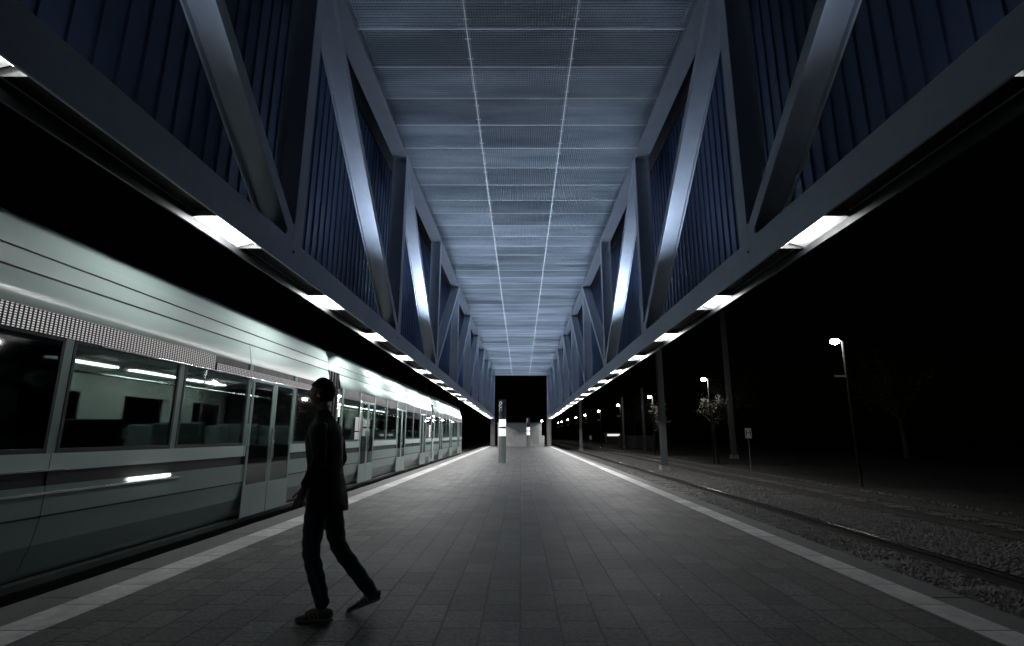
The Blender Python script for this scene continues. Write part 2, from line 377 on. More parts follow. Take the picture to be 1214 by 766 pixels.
# ---------------------------------------------------------------- canopy
XI, XO = 3.30, 3.70            # inner and outer face of the truss
ZB0, ZB1 = 3.79, 4.215         # bottom chord
ZT0, ZT1 = 9.37, 9.78          # top chord
BAY = 6.58; D0 = 7.3
nodes = [D0 + BAY*k for k in range(-2, 10)]
Ya, Yb = nodes[0]-.2, nodes[-1]+.2
PW, DW = .29, .205             # flange widths of posts and diagonals
def hmember(m, sg, p, q, w, off):
    """H section from p to q (y,z): flanges parallel to the wall, web across"""
    (y0,z0),(y1,z1) = p, q; L = math.hypot(y1-y0, z1-z0); d = ((y1-y0)/L, (z1-z0)/L); n = (-d[1], d[0])
    def slab(xa, xb, half, hoff=0):
        P = [(y0+n[0]*(hoff-half), z0+n[1]*(hoff-half)), (y1+n[0]*(hoff-half), z1+n[1]*(hoff-half)), (y1+n[0]*(hoff+half), z1+n[1]*(hoff+half)), (y0+n[0]*(hoff+half), z0+n[1]*(hoff+half))]
        m.prism(P, 'x', sg*xa, sg*xb)
    slab(XI+off, XI+off+.028, w/2); slab(XO-off-.028, XO-off, w/2); slab(XI+off+.028, XO-off-.028, .014)
    return m
def isect(p, d, q, e):
    den = d[0]*e[1]-d[1]*e[0]; t = ((q[0]-p[0])*e[1]-(q[1]-p[1])*e[0])/den
    return (p[0]+d[0]*t, p[1]+d[1]*t)
def fillet(m, sg, P, u, v, r):
    th = math.acos(max(-1, min(1, u[0]*v[0]+u[1]*v[1]))); t = r/math.tan(th/2)
    b = (u[0]+v[0], u[1]+v[1]); bl = math.hypot(*b); c = (P[0]+b[0]/bl*r/math.sin(th/2), P[1]+b[1]/bl*r/math.sin(th/2))
    A = (P[0]+u[0]*t, P[1]+u[1]*t); B = (P[0]+v[0]*t, P[1]+v[1]*t)
    a0 = math.atan2(A[1]-c[1], A[0]-c[0]); a1 = math.atan2(B[1]-c[1], B[0]-c[0]); da = (a1-a0+math.pi) % (2*math.pi) - math.pi
    arc = [(c[0]+r*math.cos(a0+da*k/8), c[1]+r*math.sin(a0+da*k/8)) for k in range(9)]
    poly = [P] + arc
    m.prism(poly, 'x', sg*(XI+.0045), sg*(XI+.027))
def unit(a): l = math.hypot(*a); return (a[0]/l, a[1]/l)
def truss(sg, side):
    r = root('steel_truss', (sg*XI, 0, ZB0), f'grey blue painted steel truss of posts and diagonals along the {side} side of the canopy', 'truss', 'canopy trusses')
    # bottom chord: two plates and a web between them, open below
    m = MB()
    m.box(sg*XI, sg*(XI+.03), Ya, Yb, ZB0, ZB1); m.box(sg*(XO-.03), sg*XO, Ya, Yb, ZB0+.10, ZB1)
    m.build('bottom_chord', M['steel'], r, bevel=.004)
    MB().box(sg*(XO-.034), sg*(XO-.002), Ya, Yb, ZB0-.05, ZB0+.098).build('trough_lip', M['housing'], r, bevel=.003)  # dark colour for trough shade; lip lowered to cut stray strip light
    MB().box(sg*(XI+.031), sg*(XO-.031), Ya, Yb, 4.03, 4.06).build('chord_web', M['housing'], r)  # steel web coloured dark to stand in for shade
    m = MB()
    m.box(sg*XI, sg*XO, Ya, Yb, ZT0, ZT0+.03); m.box(sg*XI, sg*XO, Ya, Yb, ZT1-.03, ZT1); m.box(sg*(XI+.002), sg*(XI+.03), Ya, Yb, ZT0+.03, ZT1-.03); m.box(sg*(XO-.03), sg*(XO-.002), Ya, Yb, ZT0+.03, ZT1-.03)
    m.build('top_chord', M['steel'], r, bevel=.004)
    for y in nodes:
        hmember(MB(), sg, (y, ZB1-.1), (y, ZT0+.002), PW, .002).build('post', M['steel'], r, bevel=.004)
    for k in range(len(nodes)-1):
        a, b = nodes[k], nodes[k+1]
        if k < 4: p, q = (b, ZB1-.05), (a, ZT0)       # falls away from the camera
        else:     p, q = (a, ZB1-.05), (b, ZT0)       # mirrored beyond the middle post
        hmember(MB(), sg, p, q, DW, .004).build('diagonal', M['steel'], r, bevel=.004)
    # rounded node plates at the feet
    for k, y in enumerate(nodes):
        m = MB()
        diags = []
        if k > 0 and k-1 < 4: diags.append(unit((nodes[k-1]-y, ZT0-(ZB1-.05))))
        if k < len(nodes)-1 and k >= 4: diags.append(unit((nodes[k+1]-y, ZT0-(ZB1-.05))))
        for d in diags:
            n = (-d[1], d[0]); sgn = 1 if d[0] > 0 else -1
            # side of the diagonal that faces the post
            up = (n[0], n[1]) if n[1] > 0 else (-n[0], -n[1]); base = (y, ZB1-.05)
            e1 = (base[0]+up[0]*DW/2, base[1]+up[1]*DW/2); e2 = (base[0]-up[0]*DW/2, base[1]-up[1]*DW/2)
            pe = (y + sgn*PW/2, ZB1)
            P = isect(e1, d, pe, (0, 1)); fillet(m, sg, P, d, (0, 1), .045)
            P = isect(e2, d, (y, ZB1), (1, 0)); fillet(m, sg, P, d, (sgn, 0), .07)
        if len(diags) == 1 and False:
            s2 = -1 if diags[0][0] > 0 else 1
            m.prism([(y+s2*PW/2, ZB1), (y+s2*(PW/2+.07), ZB1), (y+s2*PW/2, ZB1+.07)], 'x', sg*(XI+.0045), sg*(XI+.027))
        m.build('node_plate', M['steel'], r)
    # bolts
    for y in nodes: MB().tube((sg*(XI-.008), y-.12, ZB1-.16), (sg*(XI+.01), y-.12, ZB1-.16), .022, n=10).build('bolt_head', M['housing'], r)
    return r
truss(-1, 'left'); truss(1, 'right')

def cladding(sg, side):
    r = root('cladding_wall', (sg*4.2, 0, 4.1), f'dark blue ribbed metal wall behind the {side} truss', 'wall', 'ribbed canopy walls')
    X = 4.18; m = MB(); y = Ya; pts = []
    while y < Yb:
        pts += [(X, y), (X, y+.262), (X-.026, y+.270), (X-.026, y+.288), (X, y+.296)]; y += .30
    vs = [(sg*a, b, 4.15) for a, b in pts] + [(sg*a, b, 9.75) for a, b in pts]; n = len(pts)
    m.add(vs, [(i, i+1, n+i+1, n+i) for i in range(n-1)])
    o = m.build('ribbed_sheet', M['clad'], r)
    so = o.modifiers.new('thickness', 'SOLIDIFY'); so.thickness = .004; so.offset = 1 if sg > 0 else -1
    MB().box(sg*4.15, sg*4.24, Ya, Yb, 4.132, 4.148).build('sill_angle', M['steel'], r)
    for yy in nodes:
        for zz in (4.16,): MB().box(sg*(XO+.004), sg*4.145, yy-.05, yy+.05, zz, zz+.1).build('wall_bracket', M['steel'], r)
    return r
cladding(-1, 'left'); cladding(1, 'right')

rf = root('canopy_roof', (0, 0, 9.4), 'long canopy roof lined with blue grey woven metal mesh in pale framed bays', 'roof')
MB().box(-4.3, 4.3, Ya, Yb, 9.82, 9.9).build('roof_deck', M['deck'], rf)
SX = 1.085
zc = 9.43
for (xa, xb) in ((-3.28, -SX-.015), (-SX+.015, SX-.015), (SX+.015, 3.28)):
    for k in range(len(nodes)-1):
        a, b = nodes[k], nodes[k+1]
        m = MB(); ns = 100; nw = round((xb-xa)/.058)
        for q in range(ns): yy = a + (b-a)*(q+.5)/ns; m.box(xa, xb, yy-.0025, yy+.0025, zc+.004, zc+.042)
        for q in range(nw): xx = xa + (xb-xa)*(q+.5)/nw; m.box(xx-.006, xx+.006, a, b, zc-.004, zc+.006)
        m.build('mesh_panel', M['mesh'], rf)
for x in (-SX, SX):
    m = MB(); m.box(x-.014, x+.014, Ya, Yb, zc-.018, zc+.06)
    cl = m; y = nodes[1]
    while y < Yb:
        for dy in (BAY/12-.26, BAY/12+.26): cl.box(x-.07, x+.07, y+dy-.012, y+dy+.012, zc-.015, zc-.004)
        y += BAY/6
    cl.build('seam_bar', M['bar'], rf)
y = nodes[0] + BAY/12; k = 0
while y < Yb-.3:
    m = MB(); m.box(-3.29, 3.29, y-.011, y+.011, zc-.012, zc+.02)
    m.build('cross_bar', M['bar'], rf); y += BAY/6
MB().box(-3.29, 3.29, Yb-.2, Yb, 9.38, 9.8).build('end_beam', M['steel'], rf)

for sg, side in ((-1, 'left'), (1, 'right')):
    y = nodes[-1]-.1; zg = gz(y)
    r = root('concrete_column', (sg*3.5, y, zg), f'round pale concrete column carrying the far end of the {side} truss', 'column', 'columns under the far end')
    MB().lathe(sg*3.5, y, [(.30, zg-.02), (.30, ZB0-.16)], 32).build('shaft', M['concrete'], r, smooth=False)
    MB().box(sg*3.5-.27, sg*3.5+.27, y-.27, y+.27, ZB0-.158, ZB0-.022).build('cap_plate', M['steel'], r, bevel=.01)

# ---------------------------------------------------------------- lamps
ORD = ['nearest','second','third','fourth','fifth','sixth','seventh','eighth','ninth','tenth','eleventh','twelfth','thirteenth','fourteenth','fifteenth','sixteenth','seventeenth','eighteenth','nineteenth','twentieth','twenty first']
def area(name, loc, sx, sy, power, col, parent, rot=(0,0,0)):
    l = bpy.data.lights.new(name, 'AREA'); l.shape = 'RECTANGLE'; l.size = sx; l.size_y = sy; l.energy = power; l.color = col
    o = bpy.data.objects.new(name, l); C.objects.link(o); o.parent = parent; o.location = Vector(loc) - Vector(parent.location); o.rotation_euler = rot
    return o
P_STRIP = 52.
for sg, side in ((-1, 'left'), (1, 'right')):
    for i in range(19):
        y = 2.62 + 3.29*i
        if y > Yb-.8: break
        fx = (.03, .30, .65, .95, 1.3)[i] if i < 5 else 2.2
        tilt = (70, 70, 66, 52, 36)[i] if i < 5 else 14
        if sg > 0 and i < 5: fx *= .42; tilt *= .75
        r = root('strip_light', (sg*3.5, y, 3.86), f'white strip light under the {side} truss, {ORD[i]} from the camera' if i else f'white strip light under the {side} truss, cut by the frame edge', 'light', 'strip lights under the trusses')
        L2 = .47
        MB().box(sg*(XI+.034), sg*(XO-.034), y+L2+.06, y+3.29-L2-.06, 3.90, 3.925).build('shade_plate', M['shade'], r, bevel=.003)  # added plates filling the trough with painted shade
        if i == 0: MB().box(sg*(XI+.034), sg*(XO-.034), Ya, y-L2-.06, 3.90, 3.925).build('shade_plate', M['shade'], r, bevel=.003)
        MB().box(sg*3.335, sg*3.665, y-L2-.04, y+L2+.04, 3.93, 4.02).build('housing', M['housing'], r)
        for q in (y-L2-.035, y+L2+.03): MB().box(sg*3.335, sg*3.665, q, q+.005, 3.82, 3.93).build('end_plate', M['trim'], r)
        m = MB(); m.add([(sg*3.337,y-L2,3.925),(sg*3.664,y-L2,3.825),(sg*3.664,y+L2,3.825),(sg*3.337,y+L2,3.925)], [(0,1,2,3)])
        m.build('reflector', M['diff'], r)
        MB().tube((sg*3.40, y-L2+.04, 3.862), (sg*3.40, y+L2-.04, 3.862), .02, n=10).build('tube', M['tube'], r)
        area('strip_lamp', (sg*3.42, y, 3.838), .035, 2*L2-.12, P_STRIP*fx, (1., .985, .975), r, (0, -sg*math.radians(tilt), 0))
for sg, side in ((-1, 'left'), (1, 'right')):
    for i in range(10):
        y = (nodes[1]+nodes[2])/2 + BAY*i
        if y > Yb: break
        fx = (.03, .20, .66, .82, .9, .9, .9, .9, .9, .9)[i]
        r = root('uplight', (sg*3.44, y, ZB1), f'small uplight on the {side} chord shining at the roof, {ORD[i]} from the camera', 'light', 'uplights behind the trusses')
        MB().box(sg*3.36, sg*3.54, y-.15, y+.15, 4.07, 4.255).build('lamp_box', M['housing'], r, bevel=.01)
        MB().box(sg*3.37, sg*3.53, y-.13, y+.13, 4.257, 4.272).build('lens', M['uplens'], r)
        l = bpy.data.lights.new('uplight_lamp', 'SPOT'); l.energy = 1000*fx; l.color = (.62, .77, 1.); l.spot_size = math.radians(112); l.spot_blend = 1.; l.shadow_soft_size = .08
        o = bpy.data.objects.new('uplight_lamp', l); C.objects.link(o); o.parent = r; o.location = (0, 0, .14)
        d = Vector((-sg*.48, .0, 1)); o.rotation_euler = d.to_track_quat('-Z', 'Y').to_euler()

# ---------------------------------------------------------------- tram (left)
TX = -4.37
tr = root('tram', (TX, 0, 0), 'long pale teal tram with lit windows standing at the left platform edge', 'tram', rx=math.atan(.0085))
W = 2.45
prof_low = [(-.20,.06),(-.12,.20),(-.045,.42),(0,.66)]
prof_mid = [(0,.68),(0,.94)]
prof_top = [(-.03,2.52),(-.06,2.68),(-.09,2.84)]
prof_roof = [(-.105,2.865),(-.115,3.02),(-.14,3.17),(-.20,3.30),(-.33,3.41),(-.55,3.47),(-.85,3.50),(-W/2,3.515)]
def strip(m, prof, ya, yb, t=.035):
    """wall strip following a profile, both sides of the car, with thickness"""
    for side in (0, 1):
        P = [((x if side == 0 else -W-x), z) for x, z in prof]
        I = [((x-t if side == 0 else -W-x+t), z) for x, z in prof]
        n = len(P); vs = []
        for yy in (ya, yb): vs += [(p[0], yy, p[1]) for p in P] + [(p[0], yy, p[1]) for p in I]
        fs = []
        for i in range(n-1):
            fs += [(i, i+1, 2*n+i+1, 2*n+i), (n+i, n+i+1, 3*n+i+1, 3*n+i)]
        fs += [(0, n, 3*n, 2*n), (n-1, 2*n-1, 4*n-1, 3*n-1)]
        for b in (0, 2*n): fs += [(b+i, b+i+1, b+n+i+1, b+n+i) for i in range(n-1)]
        m.add(vs, fs)
def B(name, m, mt, parent=tr, bevel=0, smooth=False): return m.build(name, mt, parent, world=False, bevel=bevel, smooth=smooth)
sections = [(-9.0, 12.1), (12.9, 26.2), (27.0, 39.6)]
for si, (ya, yb) in enumerate(sections):
    m = MB(); strip(m, prof_low, ya, yb); strip(m, prof_mid, ya, yb); B('lower_panel', m, M['tramlow'], smooth=False)
    m = MB(); strip(m, [(-.008,.655),(-.008,.685)], ya, yb, .02); strip(m, [(-.012,.935),(-.012,1.07)], ya, yb, .02); strip(m, [(-.10,2.838),(-.118,2.868)], ya+.002, yb-.002, .02); strip(m, [(-.110,3.035),(-.117,3.05)], ya+.002, yb-.002, .02); B('seam_line', m, M['seam'])
    m = MB(); strip(m, [(0,1.07),(0,1.23)], ya, yb); B('belt_panel', m, M['tram'])
    m = MB(); strip(m, prof_top, ya, yb); B('cant_panel', m, M['tram'], smooth=True)
    # roof, with a rounded end at the far front
    m = MB(); full = prof_roof + [(-W-x, z) for x, z in prof_roof[-2::-1]]
    ys = [ya, yb] if si < 2 else [ya, yb-.5, yb-.25, yb-.08, yb]
    sc_ = [1, 1] if si < 2 else [1, 1, .97, .90, .80]
    vs = []; n = len(full)
    for yy, s in zip(ys, sc_): vs += [(-W/2+(x+W/2)*(.5+.5*s), yy, 2.86+(z-2.86)*s) for x, z in full]
    fs = [(k*n+i, k*n+i+1, (k+1)*n+i+1, (k+1)*n+i) for k in range(len(ys)-1) for i in range(n-1)]
    fs += [tuple(range(n)), tuple(range((len(ys)-1)*n, len(ys)*n))]
    B('roof_shell', m.add(vs, fs), M['tram'], smooth=True)
    m = MB(); strip(m, [(-.13,-.2),(-.105,.055)], ya, yb, .03); B('skirt', m, M['skirt'])
    B('car_floor', MB().box(-W+.04, -.04, ya, yb, .06, .12), M['skirt'])
    B('inner_ceiling', MB().box(-W+.05, -.075, ya, yb, 2.43, 2.5), M['inside'])
    ends = MB()
    ends.box(-W+.01, -.01, ya+.002, ya+.05, .121, 1.2); ends.box(-W+.01, -.01, yb-.05, yb-.002, .121, 1.2)
    if si == 2: ends.box(-W+.02, -.02, yb-.05, yb-.002, 1.2, 1.5); ends.box(-W+.03, -.03, yb-.05, yb-.002, 2.3, 2.52)
    B('end_wall', ends, M['inside'])
    # far wall lining with its own windows
    m = MB(); m.box(-W+.04, -W+.07, ya, yb, .12, 1.35); m.box(-W+.045, -W+.07, ya, yb, 2.05, 2.43)
    y = ya
    while y < yb: m.box(-W+.045, -W+.07, y, min(yb, y+.9), 1.35, 2.05); y += 1.9
    B('far_lining', m, M['inside'])
    # window band: doors and windows; dark tint on the near panes stands in for dimness
    y = ya + .12; k = 0
    pat = {0: 'WWDWWWDWWWDW', 1: 'WDWWDWWDW', 2: 'WDWWDWWDW'}[si]
    n = len(pat); wd = (yb-ya-.24)/n
    for kk, ch in enumerate(pat):
        a = y + wd*kk; b = a + wd
        B('window_pillar', MB().box(-.05, -.012, a-.05, a+.05, 1.23, 2.52), M['tramlow'])
        if kk % 2 == 0: B('panel_gap', MB().prism([(.0015,1.225),(.0015,.68),(.0015,.66),(-.0435,.42),(-.118,.205),(-.15,.205),(-.08,.42),(-.03,.66),(-.03,1.225)], 'y', a-.003, a+.003), M['seam'])
        if kk % 3 == 1: B('panel_gap', MB().prism([(-.0285,2.525),(-.0585,2.68),(-.0875,2.835),(-.11,2.835),(-.08,2.68),(-.05,2.525)], 'y', a-.005, a+.005), M['seam'])
        if ch == 'W':
            fr = MB(); fr.box(-.03, -.006, a+.052, b-.052, 1.232, 1.275); fr.box(-.03, -.006, a+.052, b-.052, 2.28, 2.30)
            fr.box(-.03, -.006, a+.052, a+.085, 1.275, 2.28); fr.box(-.03, -.006, b-.085, b-.052, 1.275, 2.28)
            w = B('window', fr, M['seam'])
            B('pane', MB().box(-.022, -.014, a+.086, b-.086, 1.276, 2.279), M['darkglass'] if (si == 0 and b < 6.2) else M['glass'], w)
        else:
            c = (a+b)/2
            for p0, p1, hy in ((a+.055, c-.006, c-.05), (c+.006, b-.055, c+.05)):
                d = MB()
                d.box(-.004, .012, p0, p1, .13, .62); d.box(-.004, .012, p0, p0+.07, .62, 2.25); d.box(-.004, .012, p1-.07, p1, .62, 2.25); d.box(-.004, .012, p0, p1, 2.25, 2.30)
                dr = B('door', d, M['tramlow'], bevel=.006)
                B('door_pane', MB().box(.002, .007, p0+.072, p1-.072, .621, 2.249), M['darkglass'] if (si == 0 and b < 6.2) else M['glass'], dr)
                B('handle', MB().tube((.035, hy, 1.0), (.035, hy, 1.5), .012, n=8), M['trim'], dr)
    B('window_pillar', MB().box(-.05, -.012, yb-.17, yb-.02, 1.23, 2.52), M['tramlow'])
    hd = MB(); strip(hd, [(-.012,2.302),(-.028,2.518)], ya, yb, .02); B('window_header', hd, M['seam'])
    # inside: seats, grab poles, lamps
    y = ya + 1.2
    while y < yb-1.2:
        if not (si == 0 and y < 5):
            s_ = MB(); s_.prism([(y,.52),(y+.45,.52),(y+.47,.58),(y+.02,.60)], 'x', -W+.1, -W+.95); s_.prism([(y-.06,.56),(y+.02,.58),(y-.08,1.58),(y-.14,1.56)], 'x', -W+.1, -W+.95); s_.box(-W+.3, -W+.6, y+.1, y+.2, .12, .52); s_.prism([(y-.06,.56),(y+.02,.58),(y-.08,1.58),(y-.14,1.56)], 'x', -.85, -.12); s_.prism([(y,.52),(y+.45,.52),(y+.47,.58),(y+.02,.60)], 'x', -.85, -.12)
            B('seat', s_, M['seat'], bevel=.02)
        y += 1.55
    B('handrail', MB().tube((-.75, ya+.4, 2.12), (-.75, yb-.4, 2.12), .016, n=8), M['trim'])
    y = ya + 1.9
    while y < yb-1: B('grab_pole', MB().tube((-.75, y, .12), (-.75, y, 2.43), .017, n=8), M['trim']); y += 2.6
    y = max(ya, 6.6 if si == 0 else ya) + .3
    while y < yb-1.2:
        for xx in (-.62, -W+.5): B('ceiling_light', MB().box(xx, xx+.12, y, y+1.15, 2.405, 2.428), M['inlight'])
        y += 1.5
for a, b in ((12.1, 12.9), (26.2, 27.0)):
    m = MB(); n = 8
    for k in range(n):
        y0 = a + (b-a)*k/n + .002; y1 = a + (b-a)*(k+1)/n - .002; i = .10 if k % 2 else .16
        m.box(-W+i, -i, y0, y1, .25, 2.98-i)
    B('bellows', m, M['bellows'], bevel=.012)
# dot-matrix displays behind the head of the windows, added strips standing in for lamp light trails, and a marker lamp
for ya, yb, z0, z1 in ((2.2, 7.45, 2.315, 2.515), (7.5, 11.3, 2.30, 2.42)):
    xo = -.004 if ya < 3 else -.003
    B('destination_display', MB().box(-.012, xo, ya, yb, z0, z1), M['led'])
B('light_trail_strip', MB().box(0, .014, -8.9, 6.95, .865, .885), M['trim'], bevel=.004); B('light_trail_strip', MB().box(0, .014, -8.9, 5.2, 1.075, 1.09), M['trim'], bevel=.004)  # bright strips added in place of light trails
sl = MB().box(.0, .03, 6.05, 6.75, .90, .93); B('side_lamp', sl, M['sidelamp'], bevel=.008)
B('head_rail', MB().box(-.012, .004, 5.4, 12.0, 2.292, 2.308), M['trim'], bevel=.003)
for yy, w_ in ((14.1, .42), (26.0-.5, .4)):
    for z0, z1 in ((1.50, 1.86), (1.28, 1.47)): B('window_notice', MB().box(-.011, -.008, yy, yy+w_, z0, z1), M['notice'])
# front end (far)
fe = MB(); fe.prism([(-W+.05,39.6),(-.05,39.6),(-.14,39.95),(-.4,40.1),(-W+.4,40.1),(-W+.14,39.95)], 'z', .1, 1.3)
B('front_apron', fe, M['tramlow'], bevel=.03)
fe = MB(); fe.prism([(-W+.05,39.61),(-.05,39.61),(-.16,39.9),(-.42,40.02),(-W+.42,40.02),(-W+.16,39.9)], 'z', 1.31, 2.75)
B('windscreen', fe, M['darkglass'])
hl = MB(); hl.tube((-.45, 40.08, .75), (-.45, 40.13, .75), .09); B('headlight', hl, M['trim'])
hl = MB(); hl.tube((-W+.45, 40.08, .75), (-W+.45, 40.13, .75), .09); B('headlight', hl, M['trim'])

# ---------------------------------------------------------------- info pillars
def pillar(x, y, label, R=.185, H=3.12):
    z = gz(y); r = root('info_pillar', (x, y, z), label, 'information pillar', 'round information pillars')
    MB().lathe(x, y, [(R, z), (R, z+1.30)], 28).build('lower_shaft', M['pillar'], r)
    MB().lathe(x, y, [(R-.02, z+1.30), (R-.02, z+2.16)], 28).build('core', M['pillardk'], r)
    MB().lathe(x, y, [(R, z+2.14), (R, z+H-.02), (R-.02, z+H)], 28).build('head_drum', M['pillardk'], r)
    for z0, z1 in ((1.31, 1.68), (1.77, 2.13)):
        m = MB(); n = 14; vs = []; fs = []
        for k in range(n+1):
            a = math.radians(-165 + 150*k/n)
            for zz in (z0, z1): vs.append((x+(R-.004)*math.cos(a), y+(R-.004)*math.sin(a), z+zz))
        fs = [(2*k, 2*k+2, 2*k+3, 2*k+1) for k in range(n)]
        p = m.add(vs, fs).build('lit_panel', M['litpanel'], r)
        so = p.modifiers.new('t', 'SOLIDIFY'); so.thickness = .006
        t = MB()
        for k in range(3): t.box(x-.06+.02*k, x+.05-.01*k, y-R-.006, y-R-.0035, z+z0+.12+.05*k, z+z0+.13+.05*k)
        t.build('timetable_print', M['print'], r)
    me = text_mesh('info', .33, .003)
    # bend the lettering round the drum, reading upwards
    for v in me.vertices:
        tx, ty, tz = v.co; a = math.radians(-128) + (-ty)/R
        v.co = ((R+.003+tz)*math.cos(a), (R+.003+tz)*math.sin(a), 2.78+tx)
    me.materials.append(M['letter']); o = bpy.data.objects.new('lettering', me); C.objects.link(o); o.parent = r
    return r
pillar(-.93, 26.9, 'round grey green information pillar with white lettering and two lit panels, nearer of the two')
pillar(.78, 56.5, 'smaller looking far information pillar standing in front of the concrete block')

# concrete block at the platform's end
yb_ = 63.; zb = gz(yb_)
r = root('service_building', (0, yb_, zb), 'low pale concrete block with a grey door at the far end of the platform', 'building')
MB().box(-2.72, 2.45, yb_, yb_+4, zb-.1, 3.22).build('wall', M['concrete'], r, bevel=.02)
MB().box(-2.80, 2.52, yb_-.06, yb_+4.06, 3.222, 3.34).build('roof', M['concdk'], r, bevel=.02)
d = MB().box(1.42, 2.12, yb_-.05, yb_-.003, zb+.25, zb+2.1).build('door', M['door'], r, bevel=.01)
MB().box(1.50, 1.54, yb_-.09, yb_-.052, zb+1.1, zb+1.3).build('handle', M['trim'], d, world=False, loc=None) if False else None
MB().box(1.30, 1.41, yb_-.06, yb_-.003, zb+.2, zb+2.2).box(2.13, 2.2, yb_-.06, yb_-.003, zb+.2, zb+2.2).box(1.30, 2.2, yb_-.06, yb_-.003, zb+2.21, zb+2.32).build('door_frame', M['concrete'], r)
MB().box(2.455, 2.78, yb_+.02, yb_+3, zb-.1, zb+1.25).build('side_wall', M['concrete'], r, bevel=.02)
r = root('flood_lamp', (2.55, yb_-.1, 3.34), 'small lit lamp on the right corner of the concrete block', 'lamp')
MB().tube((2.48, yb_+.1, 3.342), (2.48, yb_+.1, 3.46), .03).build('stem', M['pole'], r)
MB().lathe(2.48, yb_+.1, [(.03, 3.462), (.085, 3.50), (.085, 3.58), (.03, 3.62)], 14).build('lamp_glass', M['lamphead'], r)

# ---------------------------------------------------------------- right side: masts, lamps, sign, trees
def mast(x, y, h, w, label):
    z = gz(y)-.55; r = root('catenary_mast', (x, y, z), label, 'mast', 'track masts')
    m = MB(); m.box(x-w/2, x+w/2, y-w/2, y-w/2+.016, z+.3, z+h); m.box(x-w/2, x+w/2, y+w/2-.016, y+w/2, z+.3, z+h); m.box(x-.008, x+.008, y-w/2+.016, y+w/2-.016, z+.3, z+h)
    m.build('beam', M['pole'], r)
    MB().box(x-w*.8, x+w*.8, y-w*.8, y+w*.8, z, z+.32).build('concrete_foot', M['concdk'], r, bevel=.02)
    MB().box(x-w*.65, x+w*.65, y-w*.65, y+w*.65, z+.321, z+.345).build('base_plate', M['pole'], r)
    return r
mast(7.60, 28.6, 8.6, .30, 'tall grey steel mast between the two right hand tracks, nearest of the masts')
mast(6.95, 62., 8.6, .30, 'grey steel mast rising by the far right platform edge')
mast(17.2, 43.5, 12.2, .34, 'thick grey mast standing behind the small letter H sign')
mast(14.6, 76., 7.2, .22, 'thin dim mast among the distant street lamps')
mast(15.2, 66., 7.6, .26, 'dim mast left of the lamp lit tree')
mast(-8.2, 45.5, 8.4, .24, 'slim mast showing above the tram roof on the left')

def street_lamp(x, y, zt, label, power):
    z = gz(y)-.6; r = root('street_lamp', (x, y, z), label, 'street lamp', 'row of street lamps')
    xp = x + .30
    MB().tube((xp, y, z), (xp, y, zt-.02), .07, .045, n=12).build('pole', M['lamppole'], r)
    MB().tube((xp, y, zt-.04), (x, y, zt+.05), .028, .022, n=8).build('arm', M['pole'], r)
    MB().lathe(x, y, [(.02, zt+.13), (.16, zt+.09), (.17, zt+.045)], 16).build('lamp_hood', M['pole'], r)
    MB().lathe(x, y, [(.12, zt+.04), (.165, zt-.01), (.17, zt-.06), (.13, zt-.13), (.05, zt-.165)], 18).build('lamp_bowl', M['lamphead'], r)
    MB().box(xp-.50, xp-.06, y-.02, y+.02, zt-1.52, zt-1.44).build('sign_bracket', M['white'], r)
    l = bpy.data.lights.new('street_bulb', 'POINT'); l.energy = power; l.color = (1, .97, .92); l.shadow_soft_size = .12
    o = bpy.data.objects.new('street_bulb', l); C.objects.link(o); o.parent = r; o.location = Vector((x, y, zt-.30)) - r.location
    return r
LP = [(21.3,5.40),(37.2,5.62),(53.2,5.64),(70.7,5.92),(88.7,6.02),(107.6,6.24),(125.9,6.48),(147.6,6.77),(170,7.0),(186,7.1)]
LL = ['lit street lamp on the far right, nearest and largest of its row', 'lit street lamp beside a leafy branch, second of the row', 'lit street lamp by a small tree left of the nearest mast',
      'lit street lamp fourth along the receding row', 'lit street lamp fifth along the receding row', 'lit street lamp sixth along the receding row', 'lit street lamp seventh along the receding row',
      'lit street lamp eighth along the receding row', 'tiny lit street lamp ninth along the receding row', 'farthest tiny lit street lamp of the receding row']
for (y, zt), lb in zip(LP, LL): street_lamp(13., y, zt, lb, 120 if 30 < y < 60 else 14)

# H board
x, y = 11.9, 28.; z = gz(y)-.55
r = root('stop_sign', (x, y, z), 'small square white board with a black letter H on a thin post', 'sign')
MB().tube((x, y, z), (x, y, z+2.25), .028, n=10).build('post', M['pole'], r)
MB().box(x-.19, x+.19, y-.035, y-.029, z+1.72, z+2.28).build('board', M['white'], r, bevel=.002)
me = text_mesh('H', .44, .002); me.transform(Matrix.Translation((0, -.038, 2.0)) @ Matrix.Rotation(math.radians(90), 4, 'X')); me.materials.append(M['black'])
o = bpy.data.objects.new('letter', me); C.objects.link(o); o.parent = r
m = MB()
for a in ((-.19, -.165, 1.72, 2.28), (.165, .19, 1.72, 2.28)): m.box(x+a[0], x+a[1], y-.0385, y-.0355, z+a[2], z+a[3])
for a in ((1.72, 1.745), (2.255, 2.28)): m.box(x-.165, x+.165, y-.0385, y-.0355, z+a[0], z+a[1])
m.build('border', M['black'], r)
x, y = 9.9, 76.; z = gz(y)-.55
r = root('track_sign', (x, y, z), 'tiny pale plate on a post beyond the right track', 'sign')
MB().tube((x, y, z), (x, y, z+1.7), .03, n=8).build('post', M['pole'], r)
MB().box(x-.16, x+.16, y-.05, y-.032, z+1.2, z+1.75).build('plate', M['white'], r, bevel=.005)

